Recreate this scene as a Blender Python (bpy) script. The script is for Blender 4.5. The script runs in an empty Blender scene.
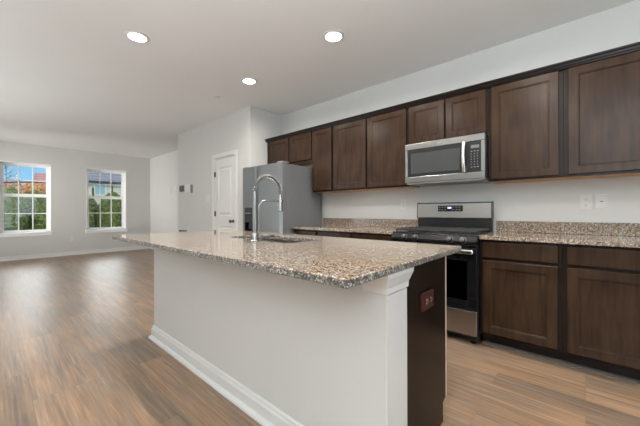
import bpy, bmesh, math, random
from mathutils import Vector, Matrix

random.seed(7)
S = bpy.context.scene
COL = S.collection
PI = math.pi

# ------------------------------------------------------------------ camera
F_PX, YAW, CAM_H, V0, ROLL = 297.57, math.radians(41.683), 1.1158, 211.15, -0.0031
cam_d = bpy.data.cameras.new('camera')
cam = bpy.data.objects.new('camera', cam_d)
COL.objects.link(cam)
cam_d.sensor_fit = 'HORIZONTAL'
cam_d.sensor_width = 36.0
cam_d.lens = F_PX / 640.0 * 36.0
cam_d.shift_y = (V0 - 213.0) / 640.0
cam_d.clip_start = 0.02
cam_d.clip_end = 400
cam.matrix_world = (Matrix.Translation((0, 0, CAM_H)) @ Matrix.Rotation(YAW, 4, 'Z')
                    @ Matrix.Rotation(PI / 2, 4, 'X') @ Matrix.Rotation(ROLL, 4, 'Z'))
S.camera = cam

# ------------------------------------------------------------------ view, world, light
S.view_settings.view_transform = 'Standard'
S.view_settings.look = 'None'
S.view_settings.gamma = 1.0
S.view_settings.use_curve_mapping = False
S.view_settings.exposure = 0.0
S.cycles.use_denoising = True
S.cycles.max_bounces = 10
S.cycles.transparent_max_bounces = 12
S.cycles.sample_clamp_indirect = 6.0
S.cycles.caustics_reflective = False
S.cycles.caustics_refractive = False

W = bpy.data.worlds.new('world')
S.world = W
W.use_nodes = True
nt = W.node_tree
nt.nodes.clear()
# blue low down, unseen glow added above to light the room, strongest towards -x
BLUE, SKY_FILL, SKY_FILL_STREET = (0.30, 0.66, 1.0), 0.9, 9.0
wtc = nt.nodes.new('ShaderNodeTexCoord')
wsep = nt.nodes.new('ShaderNodeSeparateXYZ')
nt.links.new(wtc.outputs['Generated'], wsep.inputs[0])


def maprange(src, a, b, c, d):
    m = nt.nodes.new('ShaderNodeMapRange')
    m.interpolation_type = 'SMOOTHSTEP'
    m.inputs[1].default_value, m.inputs[2].default_value, m.inputs[3].default_value, m.inputs[4].default_value = a, b, c, d
    nt.links.new(src, m.inputs[0])
    return m.outputs[0]


up = maprange(wsep.outputs['Z'], 0.13, 0.24, 0, 1)
street = maprange(wsep.outputs['X'], 0.2, -0.75, SKY_FILL, SKY_FILL_STREET)
wno = nt.nodes.new('ShaderNodeTexNoise')
wno.inputs['Scale'].default_value = 5.0
wno.inputs['Detail'].default_value = 4
nt.links.new(wtc.outputs['Generated'], wno.inputs['Vector'])
wisp = maprange(wno.outputs['Fac'], 0.5, 0.8, 0, 0.35)
blue = nt.nodes.new('ShaderNodeMix')
blue.data_type = 'RGBA'
nt.links.new(wisp, blue.inputs[0])
blue.inputs[6].default_value = (*BLUE, 1)
blue.inputs[7].default_value = (0.85, 0.92, 1.0, 1)
cl = nt.nodes.new('ShaderNodeVectorMath')
cl.operation = 'SCALE'
cl.inputs[0].default_value = (0.95, 0.98, 1.0)
nt.links.new(street, cl.inputs['Scale'])
skm = nt.nodes.new('ShaderNodeMix')
skm.data_type = 'RGBA'
nt.links.new(up, skm.inputs[0])
nt.links.new(blue.outputs[2], skm.inputs[6])
nt.links.new(cl.outputs[0], skm.inputs[7])
bg = nt.nodes.new('ShaderNodeBackground')
bg.inputs[1].default_value = 1.0
wo = nt.nodes.new('ShaderNodeOutputWorld')
nt.links.new(skm.outputs[2], bg.inputs[0])
nt.links.new(bg.outputs[0], wo.inputs[0])


def lamp(name, kind, loc, energy, color=(1, 1, 1), rot=(0, 0, 0), size=None, size_y=None, spread=None):
    d = bpy.data.lights.new(name, kind)
    d.energy = energy
    d.color = color
    if kind == 'AREA':
        if size_y is not None:
            d.shape = 'RECTANGLE'
            d.size, d.size_y = size, size_y
        else:
            d.shape = 'DISK'
            d.size = size
        if spread is not None:
            d.spread = spread
    o = bpy.data.objects.new(name, d)
    COL.objects.link(o)
    o.location = loc
    o.rotation_euler = rot
    return o


# the sun stands behind the house, towards -y: it lights the garden, not the room
sun = lamp('sun', 'SUN', (0, -8, 12), 1.2, (1.0, 0.95, 0.87))
sun.rotation_euler = Vector((0.66, -0.42, 0.62)).to_track_quat('Z', 'Y').to_euler()
sun.data.angle = 0.01
# daylight through the patio door in the wall beyond the kitchen end
lamp('patio_daylight', 'AREA', (3.35, 1.0, 1.25), 27, (0.94, 0.97, 1.0), (0, PI / 2, 0), 2.0, 1.8)
# portals guide the sky light through the street windows
for yy in (0.64, 2.24):
    pl = lamp('window_portal', 'AREA', (-9.885, yy, 1.455), 1, (1, 1, 1), (0, -PI / 2, 0), 1.62, 0.84)
    pl.data.cycles.is_portal = True
# added fill light for the stair wall, out of view in the living room
lamp('living_room_fill', 'AREA', (-8.7, -2.2, 1.6), 21, (1.0, 0.98, 0.95), (PI / 2, 0, 0.16), 1.0, spread=math.radians(62))
# added fill lights, unseen, bounced off the ceiling and the rear wall
lamp('bounce_fill', 'AREA', (0.7, -1.5, 1.2), 350, (0.86, 0.94, 1.0), (PI, 0, 0), 1.4)
lamp('bounce_fill', 'AREA', (-5.6, -1.6, 0.35), 55, (0.88, 0.95, 1.0), (PI, 0, 0), 2.4)
lamp('bounce_fill', 'AREA', (-7.2, -0.9, 1.2), 125, (0.90, 0.96, 1.0), (-PI / 2, 0, 0), 2.0)


# ------------------------------------------------------------------ mesh builder
class MB:
    """Collects shapes, in world coordinates, and links them as one mesh object."""

    def __init__(self):
        self.bm = bmesh.new()

    def _add(self, verts, faces):
        vs = [self.bm.verts.new(v) for v in verts]
        out = []
        for f in faces:
            try:
                out.append(self.bm.faces.new([vs[i] for i in f]))
            except ValueError:
                pass
        return vs, out

    def box(self, x0, x1, y0, y1, z0, z1, bev=0.0, seg=2):
        x0, x1 = min(x0, x1), max(x0, x1)
        y0, y1 = min(y0, y1), max(y0, y1)
        z0, z1 = min(z0, z1), max(z0, z1)
        b2 = bmesh.new()
        bmesh.ops.create_cube(b2, size=1.0)
        for v in b2.verts:
            v.co = Vector(((v.co.x + .5) * (x1 - x0) + x0, (v.co.y + .5) * (y1 - y0) + y0, (v.co.z + .5) * (z1 - z0) + z0))
        if bev > 0:
            bev = min(bev, 0.45 * min(x1 - x0, y1 - y0, z1 - z0))
            bmesh.ops.bevel(b2, geom=b2.edges[:], offset=bev, segments=seg, affect='EDGES', profile=0.5)
        self._merge(b2)
        return self

    def _merge(self, b2, mat=None):
        if mat is not None:
            b2.transform(mat)
        me = bpy.data.meshes.new('tmp')
        b2.to_mesh(me)
        b2.free()
        self.bm.from_mesh(me)
        bpy.data.meshes.remove(me)

    def cyl(self, p0, p1, r, r2=None, seg=20, caps=True):
        p0, p1 = Vector(p0), Vector(p1)
        d = p1 - p0
        b2 = bmesh.new()
        bmesh.ops.create_cone(b2, cap_ends=caps, segments=seg, radius1=r, radius2=r if r2 is None else r2, depth=d.length)
        q = d.to_track_quat('Z', 'Y').to_matrix().to_4x4()
        self._merge(b2, Matrix.Translation((p0 + p1) / 2) @ q)
        return self

    def lathe(self, prof, origin, axis=(0, 0, 1), seg=28):
        """prof: list of (radius, height) along axis from origin."""
        q = Vector(axis).to_track_quat('Z', 'Y').to_matrix().to_4x4()
        M = Matrix.Translation(origin) @ q
        rings = []
        for r, h in prof:
            ring = []
            for i in range(seg):
                a = 2 * PI * i / seg
                ring.append(self.bm.verts.new(M @ Vector((r * math.cos(a), r * math.sin(a), h))))
            rings.append(ring)
        for a, b in zip(rings, rings[1:]):
            for i in range(seg):
                j = (i + 1) % seg
                self.bm.faces.new((a[i], a[j], b[j], b[i]))
        self.bm.faces.new(rings[0][::-1])
        self.bm.faces.new(rings[-1])
        return self

    def tube(self, pts, r, seg=10, caps=True):
        pts = [Vector(p) for p in pts]
        n = len(pts)
        rad = r if isinstance(r, (list, tuple)) else [r] * n
        t0 = (pts[1] - pts[0]).normalized()
        up = Vector((0, 0, 1)) if abs(t0.z) < 0.9 else Vector((1, 0, 0))
        nrm = t0.cross(up).normalized()
        rings = []
        for i, p in enumerate(pts):
            t = (pts[min(i + 1, n - 1)] - pts[max(i - 1, 0)]).normalized()
            nrm = (nrm - t * nrm.dot(t)).normalized()
            bn = t.cross(nrm)
            rings.append([self.bm.verts.new(p + (nrm * math.cos(2 * PI * k / seg) + bn * math.sin(2 * PI * k / seg)) * rad[i]) for k in range(seg)])
        for a, b in zip(rings, rings[1:]):
            for i in range(seg):
                j = (i + 1) % seg
                self.bm.faces.new((a[i], a[j], b[j], b[i]))
        if caps:
            self.bm.faces.new(rings[0][::-1])
            self.bm.faces.new(rings[-1])
        return self

    def extrude_x(self, prof, x0, x1):
        """closed (y,z) outline swept along x"""
        n = len(prof)
        a = [self.bm.verts.new((x0, y, z)) for y, z in prof]
        b = [self.bm.verts.new((x1, y, z)) for y, z in prof]
        for i in range(n):
            j = (i + 1) % n
            self.bm.faces.new((a[i], a[j], b[j], b[i]))
        self.bm.faces.new(a[::-1])
        self.bm.faces.new(b)
        return self

    def extrude_y(self, prof, y0, y1):
        n = len(prof)
        a = [self.bm.verts.new((x, y0, z)) for x, z in prof]
        b = [self.bm.verts.new((x, y1, z)) for x, z in prof]
        for i in range(n):
            j = (i + 1) % n
            self.bm.faces.new((a[i], a[j], b[j], b[i]))
        self.bm.faces.new(a[::-1])
        self.bm.faces.new(b)
        return self

    def extrude_z(self, prof, z0, z1):
        n = len(prof)
        a = [self.bm.verts.new((x, y, z0)) for x, y in prof]
        b = [self.bm.verts.new((x, y, z1)) for x, y in prof]
        for i in range(n):
            j = (i + 1) % n
            self.bm.faces.new((a[i], a[j], b[j], b[i]))
        self.bm.faces.new(a[::-1])
        self.bm.faces.new(b)
        return self

    def panel_door(self, x0, x1, z0, z1, yf, th=0.02, fw=0.058, dep=0.009, sgn=-1):
        """recessed-panel door whose face looks towards sgn*y; yf is its front plane"""
        yb = yf - sgn * th
        loops = []
        for ins, y in ((0, yb), (0, yf - sgn * .003), (.003, yf), (fw, yf), (fw + .003, yf - sgn * .003),
                       (fw + .008, yf - sgn * .003), (fw + .012, yf - sgn * dep)):
            loops.append([self.bm.verts.new(v) for v in ((x0 + ins, y, z0 + ins), (x1 - ins, y, z0 + ins), (x1 - ins, y, z1 - ins), (x0 + ins, y, z1 - ins))])
        for a, b in zip(loops, loops[1:]):
            for i in range(4):
                j = (i + 1) % 4
                self.bm.faces.new((a[i], a[j], b[j], b[i]))
        self.bm.faces.new(loops[0][::-1])
        self.bm.faces.new(loops[-1])
        return self

    def build(self, name, mat, parent=None, smooth=None, label=None):
        bm = self.bm
        bmesh.ops.recalc_face_normals(bm, faces=bm.faces[:])
        lo = Vector([min(v.co[i] for v in bm.verts) for i in range(3)])
        hi = Vector([max(v.co[i] for v in bm.verts) for i in range(3)])
        org = Vector(((lo.x + hi.x) / 2, (lo.y + hi.y) / 2, lo.z))
        bmesh.ops.translate(bm, vec=-org, verts=bm.verts[:])
        if smooth:
            for f in bm.faces:
                f.smooth = True
            for e in bm.edges:
                if len(e.link_faces) == 2 and e.calc_face_angle(0) > math.radians(smooth):
                    e.smooth = False
        me = bpy.data.meshes.new(name)
        bm.to_mesh(me)
        bm.free()
        if isinstance(mat, (list, tuple)):
            for m in mat:
                me.materials.append(m)
        else:
            me.materials.append(mat)
        o = bpy.data.objects.new(name, me)
        COL.objects.link(o)
        if parent is not None:
            o.parent = parent
            o.location = org - wloc(parent)
        else:
            o.location = org
        if label:
            o['label'] = label
        return o


def wloc(o):
    v = Vector(o.location)
    while o.parent:
        o = o.parent
        v += Vector(o.location)
    return v


def thing(name, label, cat, loc, group=None):
    o = bpy.data.objects.new(name, None)
    o.empty_display_size = 0.1
    COL.objects.link(o)
    o.location = loc
    return tag(o, label, cat, group)


def tag(o, label, cat, group=None):
    o['label'] = label
    o['category'] = cat
    if group:
        o['group'] = group
    return o


def struct(name, mb, mat, parent=None, smooth=None):
    o = mb.build(name, mat, parent, smooth)
    if parent is None:
        o['kind'] = 'structure'
    return o


def struct_root(name, loc):
    o = bpy.data.objects.new(name, None)
    COL.objects.link(o)
    o.location = loc
    o['kind'] = 'structure'
    return o


def copy_tree(o, parent=None):
    c = o.copy()
    COL.objects.link(c)
    if parent:
        c.parent = parent
    for ch in list(o.children):
        copy_tree(ch, c)
    return c


# ------------------------------------------------------------------ materials
def mat_base(name):
    m = bpy.data.materials.new(name)
    m.use_nodes = True
    n = m.node_tree.nodes
    return m, n, m.node_tree.links, n['Principled BSDF']


def ramp(n, stops, interp='LINEAR'):
    r = n.new('ShaderNodeValToRGB')
    cr = r.color_ramp
    cr.interpolation = interp
    while len(cr.elements) < len(stops):
        cr.elements.new(0.5)
    for e, (p, c) in zip(cr.elements, stops):
        e.position = p
        e.color = (*c, 1)
    return r


def coords(n, l, scale=(1, 1, 1), kind='Object'):
    tc = n.new('ShaderNodeTexCoord')
    mp = n.new('ShaderNodeMapping')
    mp.inputs['Scale'].default_value = scale
    l.new(tc.outputs[kind], mp.inputs[0])
    return mp


def plain(name, col, rough=0.5, metal=0.0, var=0.04, scale=6.0, spec=0.5, bump=0.0, bump_scale=120.0, coat=0.0, sc=(1, 1, 1)):
    m, n, l, b = mat_base(name)
    mp = coords(n, l, sc)
    no = n.new('ShaderNodeTexNoise')
    no.inputs['Scale'].default_value = scale
    no.inputs['Detail'].default_value = 4
    l.new(mp.outputs[0], no.inputs['Vector'])
    r = ramp(n, [(0.3, tuple(c * (1 - var) for c in col)), (0.7, tuple(min(1, c * (1 + var)) for c in col))])
    l.new(no.outputs['Fac'], r.inputs[0])
    l.new(r.outputs[0], b.inputs['Base Color'])
    b.inputs['Roughness'].default_value = rough
    b.inputs['Metallic'].default_value = metal
    b.inputs['Specular IOR Level'].default_value = spec
    if coat:
        b.inputs['Coat Weight'].default_value = coat
        b.inputs['Coat Roughness'].default_value = 0.12
    if bump:
        n2 = n.new('ShaderNodeTexNoise')
        n2.inputs['Scale'].default_value = bump_scale
        l.new(mp.outputs[0], n2.inputs['Vector'])
        bp = n.new('ShaderNodeBump')
        bp.inputs['Strength'].default_value = bump
        bp.inputs['Distance'].default_value = 0.002
        l.new(n2.outputs['Fac'], bp.inputs['Height'])
        l.new(bp.outputs[0], b.inputs['Normal'])
    return m


def wood_espresso(name, dark, light, rough=0.32, sc=(14, 14, 1.2), coat=0.0, spec=0.4):
    m, n, l, b = mat_base(name)
    mp = coords(n, l, sc)
    oi = n.new('ShaderNodeObjectInfo')
    ad = n.new('ShaderNodeVectorMath')
    ad.operation = 'ADD'
    l.new(mp.outputs[0], ad.inputs[0])
    l.new(oi.outputs['Location'], ad.inputs[1])
    no = n.new('ShaderNodeTexNoise')
    no.inputs['Scale'].default_value = 2.5
    no.inputs['Detail'].default_value = 6
    no.inputs['Distortion'].default_value = 0.6
    l.new(ad.outputs[0], no.inputs['Vector'])
    mp2 = coords(n, l, (2.2, 2.2, 1.4))
    n2 = n.new('ShaderNodeTexNoise')
    n2.inputs['Scale'].default_value = 2.0
    n2.inputs['Detail'].default_value = 2
    l.new(mp2.outputs[0], n2.inputs['Vector'])
    mx = n.new('ShaderNodeMath')
    mx.operation = 'MULTIPLY_ADD'
    mx.inputs[1].default_value = 0.45
    l.new(no.outputs['Fac'], mx.inputs[0])
    m2 = n.new('ShaderNodeMath')
    m2.operation = 'MULTIPLY'
    m2.inputs[1].default_value = 0.55
    l.new(n2.outputs['Fac'], m2.inputs[0])
    l.new(m2.outputs[0], mx.inputs[2])
    r = ramp(n, [(0.32, dark), (0.68, light)])
    l.new(mx.outputs[0], r.inputs[0])
    l.new(r.outputs[0], b.inputs['Base Color'])
    b.inputs['Roughness'].default_value = rough
    b.inputs['Specular IOR Level'].default_value = spec
    if coat:
        b.inputs['Coat Weight'].default_value = coat
        b.inputs['Coat Roughness'].default_value = 0.2
    return m


def granite(name, edge=False):
    m, n, l, b = mat_base(name)
    mp = coords(n, l, (1, 1, 1))
    geo = n.new('ShaderNodeNewGeometry')

    def noise(scale, detail, rough=0.55):
        t = n.new('ShaderNodeTexNoise')
        t.inputs['Scale'].default_value = scale
        t.inputs['Detail'].default_value = detail
        t.inputs['Roughness'].default_value = rough
        l.new(geo.outputs['Position'], t.inputs['Vector'])
        return t

    def mix(fac, a, c):
        x = n.new('ShaderNodeMix')
        x.data_type = 'RGBA'
        l.new(fac, x.inputs[0])
        if isinstance(a, tuple):
            x.inputs[6].default_value = (*a, 1)
        else:
            l.new(a, x.inputs[6])
        if isinstance(c, tuple):
            x.inputs[7].default_value = (*c, 1)
        else:
            l.new(c, x.inputs[7])
        return x.outputs[2]

    big = noise(60, 6, 0.62)
    r0 = ramp(n, [(0.32, (0.085, 0.062, 0.045)), (0.44, (0.195, 0.132, 0.085)), (0.56, (0.305, 0.222, 0.148)), (0.70, (0.41, 0.34, 0.26))])
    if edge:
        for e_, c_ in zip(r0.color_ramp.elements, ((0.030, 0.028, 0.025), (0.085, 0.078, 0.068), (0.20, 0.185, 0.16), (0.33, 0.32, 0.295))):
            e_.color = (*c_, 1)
    l.new(big.outputs['Fac'], r0.inputs[0])
    v = n.new('ShaderNodeTexVoronoi')
    v.inputs['Scale'].default_value = 170
    l.new(geo.outputs['Position'], v.inputs['Vector'])
    sep = n.new('ShaderNodeSeparateColor')
    l.new(v.outputs['Color'], sep.inputs[0])
    rw = ramp(n, [(0.76, (0, 0, 0)), (0.82, (1, 1, 1))])
    l.new(sep.outputs[0], rw.inputs[0])
    c1 = mix(rw.outputs[0], r0.outputs[0], (0.42, 0.415, 0.39))
    dk = noise(95, 4, 0.62)
    rd = ramp(n, [(0.40, (1, 1, 1)), (0.46, (0, 0, 0))])
    l.new(dk.outputs['Fac'], rd.inputs[0])
    c2 = mix(rd.outputs[0], c1, (0.055, 0.042, 0.036))
    rg = ramp(n, [(0.86, (0, 0, 0)), (0.90, (1, 1, 1))])
    l.new(sep.outputs[1], rg.inputs[0])
    c3 = mix(rg.outputs[0], c2, (0.10, 0.09, 0.085))
    l.new(c3, b.inputs['Base Color'])
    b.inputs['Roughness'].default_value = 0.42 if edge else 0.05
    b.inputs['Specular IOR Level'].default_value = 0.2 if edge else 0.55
    return m


def floor_mat():
    m, n, l, b = mat_base('oak_plank_floor')
    tc = n.new('ShaderNodeTexCoord')
    geo = n.new('ShaderNodeNewGeometry')
    br = n.new('ShaderNodeTexBrick')
    br.offset = 0.37
    br.offset_frequency = 3
    br.inputs['Scale'].default_value = 1.0
    br.inputs['Brick Width'].default_value = 1.22
    br.inputs['Row Height'].default_value = 0.18
    br.inputs['Mortar Size'].default_value = 0.0007
    br.inputs['Mortar Smooth'].default_value = 0.2
    br.inputs['Color1'].default_value = (0, 0, 0, 1)
    br.inputs['Color2'].default_value = (1, 1, 1, 1)
    br.inputs['Mortar'].default_value = (0.5, 0.5, 0.5, 1)
    l.new(geo.outputs['Position'], br.inputs['Vector'])
    # plank-wise shift of the grain
    sp = n.new('ShaderNodeSeparateColor')
    l.new(br.outputs['Color'], sp.inputs[0])
    cm = n.new('ShaderNodeCombineXYZ')
    mu = n.new('ShaderNodeMath')
    mu.operation = 'MULTIPLY'
    mu.inputs[1].default_value = 37.0
    l.new(sp.outputs[0], mu.inputs[0])
    l.new(mu.outputs[0], cm.inputs[2])
    l.new(mu.outputs[0], cm.inputs[0])
    ad = n.new('ShaderNodeVectorMath')
    l.new(geo.outputs['Position'], ad.inputs[0])
    l.new(cm.outputs[0], ad.inputs[1])
    mp = n.new('ShaderNodeMapping')
    mp.inputs['Scale'].default_value = (1.1, 24, 1)
    l.new(ad.outputs[0], mp.inputs[0])
    g = n.new('ShaderNodeTexNoise')
    g.inputs['Scale'].default_value = 2.2
    g.inputs['Detail'].default_value = 8
    g.inputs['Roughness'].default_value = 0.62
    g.inputs['Distortion'].default_value = 0.5
    l.new(mp.outputs[0], g.inputs['Vector'])
    mp3 = n.new('ShaderNodeMapping')
    mp3.inputs['Scale'].default_value = (0.6, 5.0, 1)
    l.new(ad.outputs[0], mp3.inputs[0])
    g2 = n.new('ShaderNodeTexNoise')
    g2.inputs['Scale'].default_value = 2.0
    g2.inputs['Detail'].default_value = 3
    l.new(mp3.outputs[0], g2.inputs['Vector'])
    r = ramp(n, [(0.32, (0.085, 0.049, 0.030)), (0.43, (0.180, 0.112, 0.069)), (0.56, (0.275, 0.185, 0.119)), (0.69, (0.42, 0.305, 0.21))])
    l.new(g.outputs['Fac'], r.inputs[0])
    r2 = ramp(n, [(0.36, (0.34, 0.195, 0.105)), (0.50, (0.22, 0.15, 0.10)), (0.64, (0.135, 0.108, 0.09))])
    l.new(g2.outputs['Fac'], r2.inputs[0])
    x = n.new('ShaderNodeMix')
    x.data_type = 'RGBA'
    x.inputs[0].default_value = 0.5
    l.new(r.outputs[0], x.inputs[6])
    l.new(r2.outputs[0], x.inputs[7])
    # plank tone
    hs = n.new('ShaderNodeMapRange')
    hs.inputs[3].default_value = 0.88
    hs.inputs[4].default_value = 1.12
    l.new(sp.outputs[0], hs.inputs[0])
    x2 = n.new('ShaderNodeMix')
    x2.data_type = 'RGBA'
    x2.blend_type = 'MULTIPLY'
    x2.inputs[0].default_value = 1.0
    l.new(x.outputs[2], x2.inputs[6])
    cc = n.new('ShaderNodeCombineColor')
    for i in range(3):
        l.new(hs.outputs[0], cc.inputs[i])
    l.new(cc.outputs[0], x2.inputs[7])
    x3 = n.new('ShaderNodeMix')
    x3.data_type = 'RGBA'
    l.new(br.outputs['Fac'], x3.inputs[0])
    l.new(x2.outputs[2], x3.inputs[6])
    x3.inputs[7].default_value = (0.15, 0.10, 0.068, 1)
    l.new(x3.outputs[2], b.inputs['Base Color'])
    rr = n.new('ShaderNodeMapRange')
    rr.inputs[3].default_value = 0.30
    rr.inputs[4].default_value = 0.42
    l.new(g.outputs['Fac'], rr.inputs[0])
    l.new(rr.outputs[0], b.inputs['Roughness'])
    b.inputs['Specular IOR Level'].default_value = 0.5
    bp = n.new('ShaderNodeBump')
    bp.inputs['Strength'].default_value = 0.12
    bp.inputs['Distance'].default_value = 0.003
    l.new(g.outputs['Fac'], bp.inputs['Height'])
    l.new(bp.outputs[0], b.inputs['Normal'])
    return m


def steel(name, col=(0.40, 0.39, 0.375), rough=0.26, sc=(1, 1, 90)):
    m, n, l, b = mat_base(name)
    mp = coords(n, l, sc)
    no = n.new('ShaderNodeTexNoise')
    no.inputs['Scale'].default_value = 4
    no.inputs['Detail'].default_value = 3
    l.new(mp.outputs[0], no.inputs['Vector'])
    r = ramp(n, [(0.3, tuple(c * .985 for c in col)), (0.7, tuple(c * 1.015 for c in col))])
    l.new(no.outputs['Fac'], r.inputs[0])
    l.new(r.outputs[0], b.inputs['Base Color'])
    mr = n.new('ShaderNodeMapRange')
    mr.inputs[3].default_value = rough
    mr.inputs[4].default_value = rough + .004
    l.new(no.outputs['Fac'], mr.inputs[0])
    l.new(mr.outputs[0], b.inputs['Roughness'])
    b.inputs['Metallic'].default_value = 1.0
    return m


def pane_mat(name, tint=(0.96, 0.98, 0.98), refl=1.0):
    m, n, l, b = mat_base(name)
    n.remove(b)
    out = n['Material Output']
    tr = n.new('ShaderNodeBsdfTransparent')
    tr.inputs[0].default_value = (*tint, 1)
    gl = n.new('ShaderNodeBsdfGlossy')
    gl.inputs['Roughness'].default_value = 0.02
    fr = n.new('ShaderNodeFresnel')
    fr.inputs[0].default_value = 1.45
    mu = n.new('ShaderNodeMath')
    mu.operation = 'MULTIPLY'
    mu.inputs[1].default_value = refl
    l.new(fr.outputs[0], mu.inputs[0])
    mx = n.new('ShaderNodeMixShader')
    l.new(mu.outputs[0], mx.inputs[0])
    l.new(tr.outputs[0], mx.inputs[1])
    l.new(gl.outputs[0], mx.inputs[2])
    l.new(mx.outputs[0], out.inputs[0])
    return m


def emit(name, col, st):
    m, n, l, b = mat_base(name)
    b.inputs['Base Color'].default_value = (0.9, 0.9, 0.9, 1)
    b.inputs['Emission Color'].default_value = (*col, 1)
    b.inputs['Emission Strength'].default_value = st
    return m


def leafy(name, cols, rough=0.6):
    m, n, l, b = mat_base(name)
    geo = n.new('ShaderNodeNewGeometry')
    r = ramp(n, [(i / max(1, len(cols) - 1), c) for i, c in enumerate(cols)])
    l.new(geo.outputs['Random Per Island'], r.inputs[0])
    l.new(r.outputs[0], b.inputs['Base Color'])
    b.inputs['Roughness'].default_value = rough
    return m


M = {}
M['wall'] = plain('wall_paint', (0.56, 0.555, 0.535), 0.55, var=0.012, scale=1.5, bump=0.05, bump_scale=220)
M['ceiling'] = plain('ceiling_paint', (0.80, 0.80, 0.79), 0.8, var=0.01, scale=1.2, bump=0.06, bump_scale=160)
M['trim'] = plain('white_trim_paint', (0.65, 0.645, 0.63), 0.35, var=0.01)
M['vinyl'] = plain('white_vinyl', (0.90, 0.90, 0.90), 0.4, var=0.01)
M['plate'] = plain('white_plastic', (0.62, 0.615, 0.595), 0.35, var=0.01)
M['floor'] = floor_mat()
M['wood'] = wood_espresso('espresso_cabinet', (0.019, 0.0100, 0.0058), (0.050, 0.0275, 0.0158), 0.24, spec=0.17)
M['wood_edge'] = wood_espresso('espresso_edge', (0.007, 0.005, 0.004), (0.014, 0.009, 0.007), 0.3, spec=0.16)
M['wood_shaded'] = wood_espresso('espresso_shaded', (0.008, 0.005, 0.004), (0.019, 0.012, 0.0085), 0.26, spec=0.14)  # cabinet finish with the shade of recessed frames put into the colour
M['raw'] = wood_espresso('raw_maple', (0.50, 0.27, 0.10), (0.66, 0.40, 0.18), 0.55, (1.2, 14, 14))
M['pale'] = wood_espresso('pale_edge_band', (0.50, 0.41, 0.32), (0.62, 0.52, 0.42), 0.5)
M['granite'] = granite('speckled_granite')
M['granite_edge'] = granite('shaded_granite_edge', True)  # slab edges: greyer stone, with their shade put into the colour
M['steel'] = steel('brushed_steel')
M['steel_dim'] = steel('brushed_steel_dim', (0.27, 0.265, 0.255), 0.27)
M['steel_h'] = steel('brushed_steel_bright', (0.66, 0.65, 0.63), 0.22)
M['fridge_front'] = steel('fridge_steel', (0.25, 0.253, 0.258), 0.27, (90, 90, 1))
M['fridge_side'] = plain('grey_fridge_side', (0.155, 0.16, 0.165), 0.42, var=0.03, bump=0.08, bump_scale=300)
M['chrome'] = plain('brushed_nickel', (0.33, 0.33, 0.325), 0.22, 1.0, var=0.02)
M['dark_metal'] = plain('dark_nickel', (0.10, 0.095, 0.09), 0.35, 1.0, var=0.03)
M['black'] = plain('black_enamel', (0.012, 0.012, 0.013), 0.22, var=0.05)
M['black_panel'] = plain('black_panel', (0.008, 0.008, 0.009), 0.3, var=0.05, spec=0.2)
M['black_matte'] = plain('black_cast_iron', (0.018, 0.018, 0.019), 0.6, var=0.1, bump=0.2)
M['black_glass'] = plain('black_glass', (0.006, 0.006, 0.007), 0.05, var=0.02)
M['mw_glass'] = plain('smoked_glass', (0.045, 0.047, 0.047), 0.16, var=0.03)
M['grey_plastic'] = plain('grey_plastic', (0.22, 0.225, 0.23), 0.4, var=0.03)
M['mark'] = plain('grey_print', (0.20, 0.205, 0.205), 0.5, var=0.02)
M['red_plate'] = plain('oxblood_plastic', (0.045, 0.009, 0.006), 0.35, var=0.06)
M['cream'] = plain('cream_plastic', (0.55, 0.46, 0.34), 0.4, var=0.02)
M['slot'] = plain('dark_slot', (0.02, 0.02, 0.02), 0.6, var=0.02)
M['thermo'] = plain('charcoal_plastic', (0.085, 0.09, 0.085), 0.4, var=0.03)
M['shoe'] = plain('grey_vinyl_base', (0.07, 0.062, 0.057), 0.5, var=0.05)
M['lens'] = emit('light_lens', (1.0, 0.97, 0.92), 14)
M['display'] = emit('blue_display', (0.15, 0.22, 1.0), 1.6)
M['lcd'] = plain('dim_display', (0.10, 0.11, 0.11), 0.3)
M['pane'] = pane_mat('window_pane')
M['oven_pane'] = pane_mat('oven_pane', (0.30, 0.30, 0.30), 1.0)
M['bark'] = plain('tree_bark', (0.085, 0.062, 0.05), 0.9, var=0.25, scale=12, bump=0.5, bump_scale=30)
M['grass'] = plain('lawn_grass', (0.11, 0.15, 0.045), 0.95, var=0.35, scale=3, bump=0.4, bump_scale=40)
M['ever'] = leafy('evergreen_leaves', [(0.03, 0.06, 0.015), (0.10, 0.15, 0.03), (0.27, 0.31, 0.09)])
M['ever2'] = leafy('spruce_needles', [(0.06, 0.09, 0.04), (0.11, 0.15, 0.055), (0.2, 0.23, 0.1)])
M['orange'] = leafy('orange_leaves', [(0.62, 0.22, 0.05), (0.75, 0.34, 0.08), (0.55, 0.28, 0.06), (0.22, 0.22, 0.06)])
M['pink'] = leafy('russet_leaves', [(0.50, 0.25, 0.18), (0.62, 0.42, 0.33), (0.36, 0.19, 0.14)])
M['green_leaf'] = leafy('green_leaves', [(0.08, 0.12, 0.03), (0.19, 0.22, 0.06), (0.30, 0.27, 0.08)])


def siding():
    m, n, l, b = mat_base('lap_siding')
    geo = n.new('ShaderNodeNewGeometry')
    wv = n.new('ShaderNodeTexWave')
    wv.bands_direction = 'Z'
    wv.wave_profile = 'SAW'
    wv.inputs['Scale'].default_value = 1.5
    l.new(geo.outputs['Position'], wv.inputs['Vector'])
    r = ramp(n, [(0.0, (0.42, 0.39, 0.39)), (0.15, (0.78, 0.73, 0.72)), (1.0, (0.82, 0.77, 0.76))])
    l.new(wv.outputs['Fac'], r.inputs[0])
    l.new(r.outputs[0], b.inputs['Base Color'])
    b.inputs['Roughness'].default_value = 0.7
    return m


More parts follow.
